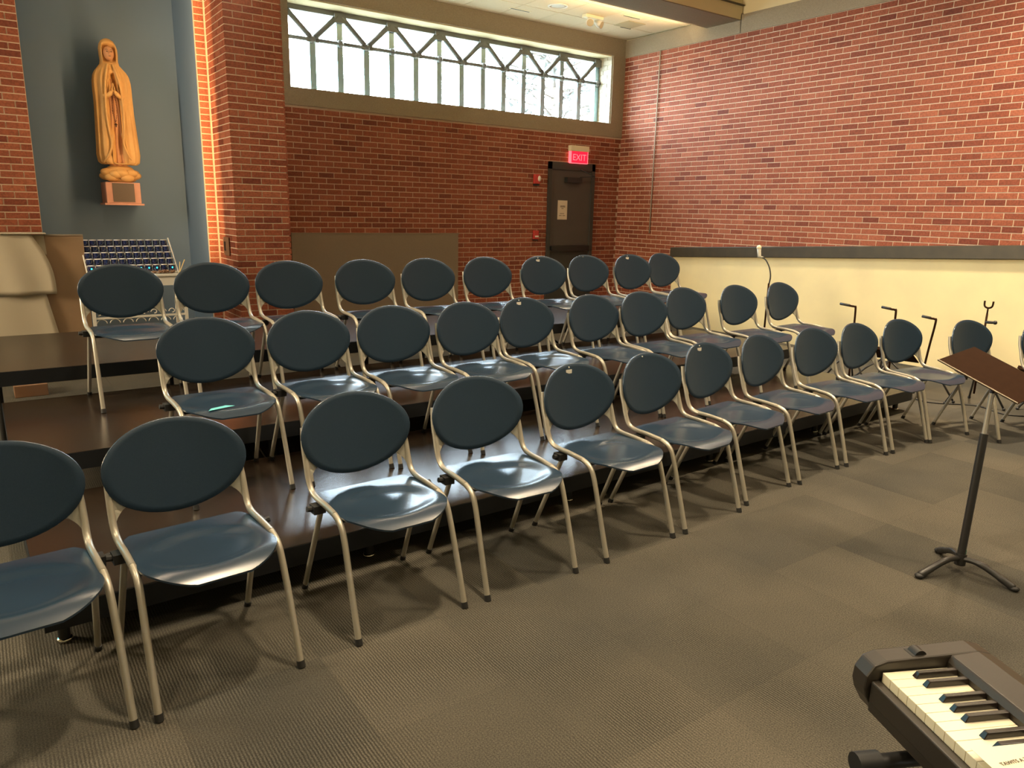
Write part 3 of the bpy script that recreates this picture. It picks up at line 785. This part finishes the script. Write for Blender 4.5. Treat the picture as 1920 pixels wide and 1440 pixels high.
# ================================================================== PARTITION, CLOTH, CANDLE RACK
pn = tag(empty('partition_board', (-.25, 8.0, 0)), 'tall brown hardboard partition left of the candle rack', 'partition')
obj('board', B((-1.25, 0, .0), (1.065, .02, 1.30)), M_HARD, pn)
obj('edge_strip', B((-1.25, -.004, 1.30), (1.065, .024, 1.312)), M_PANELB, pn)
def drape(x0t, x1t, x0b, x1b, zt, zb, y, amp, nf, rnd):
    rows = []; 
    for j in range(15):
        t = j/14; z = zt+(zb-zt)*t; r = []
        for i in range(41):
            u = i/40; x = (x0t+(x0b-x0t)*t)*(1-u)+(x1t+(x1b-x1t)*t)*u
            if rnd: x += .05*math.sin(math.pi*t)*u
            r.append((x, y - amp*(.4+.6*t)*(1+math.sin(u*nf*6.28+.7*math.sin(3*t))) , z))
        rows.append(r)
    return rows
cth = tag(empty('sheer_cloth', (0, 0, 0)), 'off-white sheer cloth draped over the left of the brown partition', 'cloth')
k1 = MB().shell(drape(-1.2, .40, -1.2, .555, 1.325, .78, 7.955, .012, 5, True), Vector((0, .004, 0)))
obj('upper_layer', k1, M_CLOTH, cth, True)
k2 = MB().shell(drape(-1.2, .38, -1.2, .60, 1.30, .05, 7.975, .006, 4, False), Vector((0, .004, 0)))
obj('lower_layer', k2, M_CLOTH, cth, True)
k3 = MB().box((-1.2, 7.93, 1.318), (.52, 8.04, 1.326)); obj('top_fold', k3, M_CLOTH, cth)
tag(obj('corner_cloth', MB().shell(drape(.36, .505, .36, .515, 1.312, 1.13, 7.990, .002, 2, False), Vector((0, .003, 0))), M_CLOTH, None, True), 'small pale cloth corner hanging at the top of the brown partition', 'cloth')

RX, RY = 1.185, 7.80
rk = tag(empty('candle_rack', (RX, RY, 0)), 'white wrought-iron votive candle rack with scrollwork in the niche', 'candle rack')
for i in range(5):
    obj('tier', B((-.375, .02+.075*i, .955+.055*i), (.375, .09+.075*i, .970+.055*i)), M_WHITE, rk)
obj('tray', MB().box((-.38, -.04, .925), (.44, .42, .95)), M_WHITE, rk, bevel=.004)
obj('apron', MB().box((-.37, -.03, .84), (.43, -.01, .925)), M_WHITE, rk)
for x in (-.37, .43):
    for y in (-.02, .40): obj('leg', MB().box((x-.014, y-.014, 0), (x+.014, y+.014, .93)), M_WHITE, rk)
obj('rail', MB().box((-.37, -.03, .545), (.43, -.012, .563)), M_WHITE, rk)
for s, x in ((-1, -.385), (1, .392)):
    obj('side_bar', MB().tube([(x, .0, .95), (x, .38, 1.27)], .006, 6), M_WHITE, rk)
def spiral(cx, cz, r, s, turn=1.6, n=18, up=1):
    return [(cx+s*r*(1-.7*k/n)*math.cos(turn*math.pi*k/n), -.022, cz+up*r*(1-.7*k/n)*math.sin(turn*math.pi*k/n)) for k in range(n+1)]
for i in range(5):
    x = -.30+.16*i
    for s in (-1, 1):
        obj('scroll', MB().tube(spiral(x+s*.036, .590, .032, s), .0042, 6), M_WHITE, rk, True)
for i in range(7):
    x = -.31+.11*i
    obj('arch', MB().tube([(x+.042*math.cos(math.pi*k/10), -.022, .505+.036*math.sin(math.pi*k/10)) for k in range(11)], .0042, 6), M_WHITE, rk, True)
obj('scroll_bracket', MB().tube(smooth_path([(.36, -.022, .80), (.345, -.022, .785), (.35, -.022, .765), (.375, -.022, .77), (.40, -.022, .80), (.40, -.022, .83), (.375, -.022, .84)][::-1]+[(.385, -.022, .72), (.345, -.022, .66), (.335, -.022, .60)], 5), .005, 6), M_WHITE, rk, True)
TN = ['front', 'second', 'third', 'fourth', 'top']
lit = {0: (0, 2, 3, 4, 6, 7, 8, 10)}
vp = empty('votive_candle')
obj('cup', MB().lathe((0, 0, 0), [(.022, 0), (.029, .006), (.030, .040), (.0295, .062)], 14), M_VOT, vp, True, sharp=50)
obj('rim', MB().lathe((0, 0, .060), [(.0300, 0), (.0318, .003), (.0300, .006), (.026, .005)], 14), M_RIM, vp, True)
obj('wax', MB().lathe((0, 0, .0625), [(.020, 0), (.018, .004), (.004, .005)], 10), M_WHITE, vp, True)
vfirst = True; glow = []
for i in range(5):
    for k in range(11):
        v = vp if vfirst else copy_tree(vp); vfirst = False
        v.location = (RX-.345+.069*k, RY+.055+.075*i, .970+.055*i)
        pos = ORD[k] if k else 'leftmost'
        tag(v, f'dark blue glass votive, {pos} from left on the {TN[i]} tier' if k else f'dark blue glass votive, leftmost on the {TN[i]} tier', 'candle', 'blue votives on the candle rack')
        if k in lit.get(i, ()): glow.append(v)
for v in glow: obj('glow', MB().ball((.0, -.0295, .036), .007, 8, 6, (1, .3, 1.2)), M_FLAME, v)
for k, (dx, dz, lb) in enumerate(((.010, .105, 'shorter yellow lighting stick leaning in the holder at the candle rack'), (.055, .125, 'longer yellow lighting stick leaning right at the candle rack'))):
    tag(obj('lighting_stick', MB().tube([(RX+.40, RY+.0, .955), (RX+.40+dx, RY, .955+dz)], .0045, 6), M_WICK), lb, 'stick', 'lighting sticks at the candle rack')
sh = MB()
for k in range(30): sh.ball((RX+.16+.2*random.random(), RY-.02+.03*random.random(), .962+.02*random.random()), .012, 6, 4, (1, 1, .7))
o = tag(obj('used_matches', sh, M_WOOD), 'heap of brown bits on the front edge of the candle rack', 'debris'); o['kind'] = 'stuff'

# ================================================================== MUSIC STANDS AND MICROPHONE
BX, BY = 3.60, 1.375
ms = tag(empty('music_stand', (BX, BY, 0)), 'black music stand with brown desk standing alone on the open carpet', 'music stand')
pv = Vector((.055, .008, .85))
obj('lower_pole', MB().tube([(0, 0, .05), tuple(pv*.78)], .0175, 14), M_BLKMET, ms, True, sharp=40)
obj('upper_pole', MB().tube([tuple(pv*.77), tuple(pv*1.0)], .011, 12), M_TUBE, ms, True, sharp=40)
obj('collar', MB().tube([(0, 0, .03), (.004, 0, .085)], .024, 14), M_BLKMET, ms, True, sharp=40)
obj('tape_band', MB().tube([tuple(pv*.095), tuple(pv*.125)], .0185, 14), M_GREEN, ms, True, sharp=40)
for tx, ty in ((-.24, .065), (.0, -.235), (.115, .145)):
    d = Vector((tx, ty, 0))
    lg = obj('leg', MB().tube(smooth_path([(0, 0, .062), tuple(d*.35+Vector((0, 0, .066))), tuple(d*.75+Vector((0, 0, .035))), tuple(d*1.0+Vector((0, 0, .012)))], 6), [.013]*6+[.015]*6+[.017]*6+[.012], 10), M_BLKMET, ms, True)
    obj('foot_cap', MB().ball(tuple(d*1.0+Vector((0, 0, .012))), .016, 10, 6, (1.3, 1.3, .75)), M_BLACK, lg, True)
U = Vector((-.09, -.94, -.32)).normalized(); Vv = Vector((.97, -.15, .17)); Vv = (Vv-U*Vv.dot(U)).normalized(); Nn = U.cross(Vv)
if Nn.z < 0: Nn = -Nn
A0 = Vector((3.607, 1.615, .968)) - Vector((BX, BY, 0))
dk = [A0, A0+U*.39, A0+U*.39+Vv*.27, A0+Vv*.27]
obj('desk', MB().prism(dk, (0, 0, 0), tuple(-Nn*.004)), M_DESK, ms)
obj('lip', MB().prism([A0, A0+U*.39, A0+U*.39+Nn*.006-Vv*.003, A0+Nn*.006-Vv*.003], (0, 0, 0), tuple(Vv*.002)), M_PAPER, ms)
obj('tilt_joint', MB().tube([tuple(pv*.98), tuple(A0+U*.22+Vv*.12-Nn*.018)], .012, 8), M_BLKMET, ms)

def tripod(t, r, z, ph=0, rad=.009):
    for k in range(3):
        a = ph+k*2.094; lg = obj('leg', MB().tube([(0, 0, z), (r*.5*math.cos(a), r*.5*math.sin(a), z*.62), (r*math.cos(a), r*math.sin(a), .012)], rad, 8), M_BLKMET, t, True)
        obj('foot_cap', MB().ball((r*math.cos(a), r*math.sin(a), .012), .014, 8, 6), M_BLACK, lg, True)
def hook(x, y, top, arm, lean, label, ph):
    t = tag(empty('instrument_stand', (x, y, 0)), label, 'instrument stand', 'bent-arm stands by the cream wall'); tripod(t, .24, .30, ph)
    obj('post', MB().tube(smooth_path([(0, lean, .05), (0, lean*.5, .42), (0, 0, top-.03), (0, .012, top), (0, .05, top+.003), (0, arm, top+.012)], 4), .010, 8), M_DESK, t, True)
    obj('grip', MB().tube([(0, arm*.4, top+.006), (0, arm*1.04, top+.013)], .0125, 8), M_BLACK, t, True)
    return t
hook(7.0, 3.97, .76, .16, -.02, 'black bent-arm stand nearest the microphone stand', .3)
hook(7.0, 3.57, .775, .135, -.01, 'middle bent-arm stand behind the third chair from right', 1.0)
hook(7.0, 3.20, .735, .12, .06, 'bent-arm stand standing clear against the cream wall, nearest the music stand', .7)
fk = tag(empty('fork_stand', (7.15, 2.85, 0)), 'thin stand with a forked top behind the second chair from right', 'instrument stand'); tripod(fk, .26, .34, .5)
obj('post', MB().tube([(0, 0, .1), (0, .0, .82)], .009, 8), M_DESK, fk, True)
obj('fork', MB().tube(smooth_path([(0, .035, .93), (0, .03, .885), (0, .0, .87), (0, -.03, .885), (0, -.035, .93)], 4), .008, 8).tube([(0, 0, .82), (0, 0, .87)], .007, 8), M_DESK, fk, True)
obj('knob', MB().tube([(0, .0, .745), (0, -.07, .75)], .012, 8).ball((0, -.075, .75), .018, 8, 6), M_BLACK, fk, True)
# lowered desks behind the right end of the front row
for k, (x, y, z, an, lb) in enumerate(((7.2, 3.75, .34, .2, 'lowered brown music stand desk seen through the chairs by the cream wall'), (7.55, 2.45, .30, -.3, 'lowered brown music stand desk behind the front music stand'))):
    t = tag(empty('folded_music_stand', (x, y, 0), an), lb, 'music stand'); tripod(t, .27, z*.75, k)
    obj('pole', MB().tube([(0, 0, .04), (0, 0, z)], .010, 8), M_BLKMET, t, True)
    Mx = Matrix.Translation((0, 0, z)) @ Matrix.Rotation(R(24), 4, 'Y')
    obj('desk', MB().box((-.02, -.27, 0), (.30, .27, .008), Mx), M_DESK, t); obj('lip', MB().box((-.02, -.27, .008), (-.012, .27, .03), Mx), M_DESK, t)
cbl = MB().tube(smooth_path([(7.0, 3.5, .006), (6.85, 3.1, .006), (7.1, 2.8, .006), (7.0, 2.5, .006), (7.3, 2.2, .006), (7.2, 1.8, .006), (7.6, 1.5, .006)], 8), .0055, 6)
tag(obj('floor_cable', cbl, M_BLACK, None, True), 'thin black cable snaking on the carpet under the stands', 'cable')
mc = tag(empty('microphone_stand', (6.8, 4.85, 0)), 'thin microphone stand with curved neck before the cream wall', 'microphone stand'); tripod(mc, .26, .30, .2)
obj('post', MB().tube([(0, 0, .05), (0, 0, .92)], .010, 8), M_DESK, mc, True)
obj('gooseneck', MB().tube(smooth_path([(0, 0, .90), (0, -.012, .99), (0, .01, 1.08), (0, .06, 1.155), (0, .11, 1.185)], 5), .007, 8), M_BLACK, mc, True)
mi = tag(empty('microphone', (6.8, 5.0, 1.19)), 'pale grey microphone pointing up on the curved neck', 'microphone')
obj('body', MB().tube([(0, -.045, -.005), (0, .0, .0), (0, .012, .08)], [.012, .020, .022], 12), M_PLATE, mi, True)
obj('head', MB().ball((0, .014, .095), .026, 12, 8, (1, 1, 1.1)), M_IVORY, mi, True)

# ================================================================== KEYBOARD
kb = tag(empty('electronic_keyboard', (1.30, .594, .77)), 'black electronic keyboard with cream keys at the bottom right corner', 'keyboard')
ang = R(-116.5); e1 = Vector((math.cos(ang), math.sin(ang), 0)); e2 = Vector((-e1.y, e1.x, 0))     # e1 along the keys, e2 away from the player
Mk = Matrix((e1, e2, Vector((0, 0, 1)))).transposed().to_4x4()
def kob(name, mb, m, parent=kb, **kw):
    mb.v = [tuple(Mk @ Vector(p)) for p in mb.v]; return obj(name, mb, m, parent, **kw)
KW = .02345; NK = 36; LEN = NK*KW
wk = None
for i in range(NK):
    s = i*KW
    kob('white_key', MB().box((s+.0004, 0, -.020), (s+KW-.0004, .135, 0)), M_KEYW, bevel=.0008)
    if i % 7 in (0, 1, 3, 4, 5) and i < NK-1:
        c_ = s+KW + {0: -.002, 1: .002, 3: -.003, 4: 0, 5: .003}[i % 7]
        b_ = MB(); w0, w1 = .0062, .0045
        P = [(c_-w0, .049, 0), (c_+w0, .049, 0), (c_+w0, .136, 0), (c_-w0, .136, 0), (c_-w1, .0565, .0115), (c_+w1, .0565, .0115), (c_+w1, .136, .0115), (c_-w1, .136, .0115)]
        b_.v = P; b_.f = [(0, 3, 2, 1), (4, 5, 6, 7), (0, 1, 5, 4), (1, 2, 6, 5), (2, 3, 7, 6), (3, 0, 4, 7)]
        kob('black_key', b_, M_KEYB, bevel=.0012)
kob('front_rail', MB().box((-.002, -.020, -.060), (LEN+.03, -.002, -.017)), M_KBODY, bevel=.003)
kob('key_bed', MB().box((-.002, -.018, -.080), (LEN+.03, .24, -.024)), M_KBODY)
pf = [(-.024, -.055), (-.030, -.035), (-.028, -.010), (-.014, .012), (.010, .020), (.20, .026), (.232, .018), (.245, -.01), (.24, -.085), (-.005, -.088)]
kob('end_block', MB().prism([(0, y, z) for y, z in pf], (-.046, 0, 0), (-.003, 0, 0)), M_KBODY, bevel=.004)
pf2 = [(.136, -.03), (.136, .0105), (.143, .024), (.20, .027), (.232, .018), (.245, -.01), (.24, -.085), (.12, -.085)]
kob('control_panel', MB().prism([(0, y, z) for y, z in pf2], (-.004, 0, 0), (LEN+.04, 0, 0)), M_KBODY, bevel=.003)
kob('bend_wheel', MB().tube([(-.034, .085, .018), (-.012, .085, .018)], .013, 16), M_BLKMET, smooth=True, sharp=40)
kob('wheel_slot', MB().box((-.036, .066, .0195), (-.010, .104, .0225)), M_BLACK)
pp_ = tag(empty('paper_sheet', (1.30, .594, .77)), 'cream sheet of paper with small print lying on the keyboard keys', 'paper')
kob('sheet', MB().shell([[(.222+.28*i/8, -.003+.205*j/6, .0135+.001*math.sin(i)) for i in range(9)] for j in range(7)], Vector((0, 0, .0006))), M_KEYW, pp_)
# printed line on the sheet
def unproj(px, py, z):
    d = fwd*FPX + cr*(px-960) + cu*(720-py); t = (z-EYE)/d.z; return Vector((0, 0, EYE)) + d*t
zt_ = .7860; a_ = unproj(1880, 1436, zt_); b_ = unproj(1920, 1427, zt_); dx = (b_-a_).normalized(); dy = Vector((0, 0, 1)).cross(dx)
Mt = Matrix((dx, dy, Vector((0, 0, 1)))).transposed().to_4x4(); Mt.translation = a_
text('print', 'TAWITS A TLAN', .0095, Matrix.Translation(-Vector((1.30, .594, .77))) @ Mt, M_INK, pp_, .0002, 'LEFT')
ks = tag(empty('keyboard_stand', (1.30, .594, 0)), 'black crossed keyboard stand with rubber-capped arms under the keyboard', 'keyboard stand')
for s in (.09, .60):
    kob('top_arm', MB().tube([(s, -.075, .655), (s, .30, .655)], .014, 12), M_BLKMET, ks, smooth=True, sharp=40)
    kob('arm_cap', MB().tube([(s, -.100, .655), (s, -.055, .655)], [.021, .0205], 14), M_BLACK, ks, smooth=True, sharp=40)
kob('leg', MB().tube([(.34, -.05, .02), (.34, .28, .65)], .016, 10), M_BLKMET, ks, smooth=True, sharp=40)
kob('leg', MB().tube([(.37, .28, .02), (.37, -.05, .65)], .016, 10), M_BLKMET, ks, smooth=True, sharp=40)
for y in (-.05, .28):
    kob('floor_bar', MB().tube([(.08, y, .018), (.62, y, .018)], .016, 10), M_BLKMET, ks, smooth=True, sharp=40)
    kob('arm_spreader', MB().tube([(.09, y, .642), (.60, y, .642)], .012, 10), M_BLKMET, ks, smooth=True, sharp=40)
bpy.context.view_layer.update()
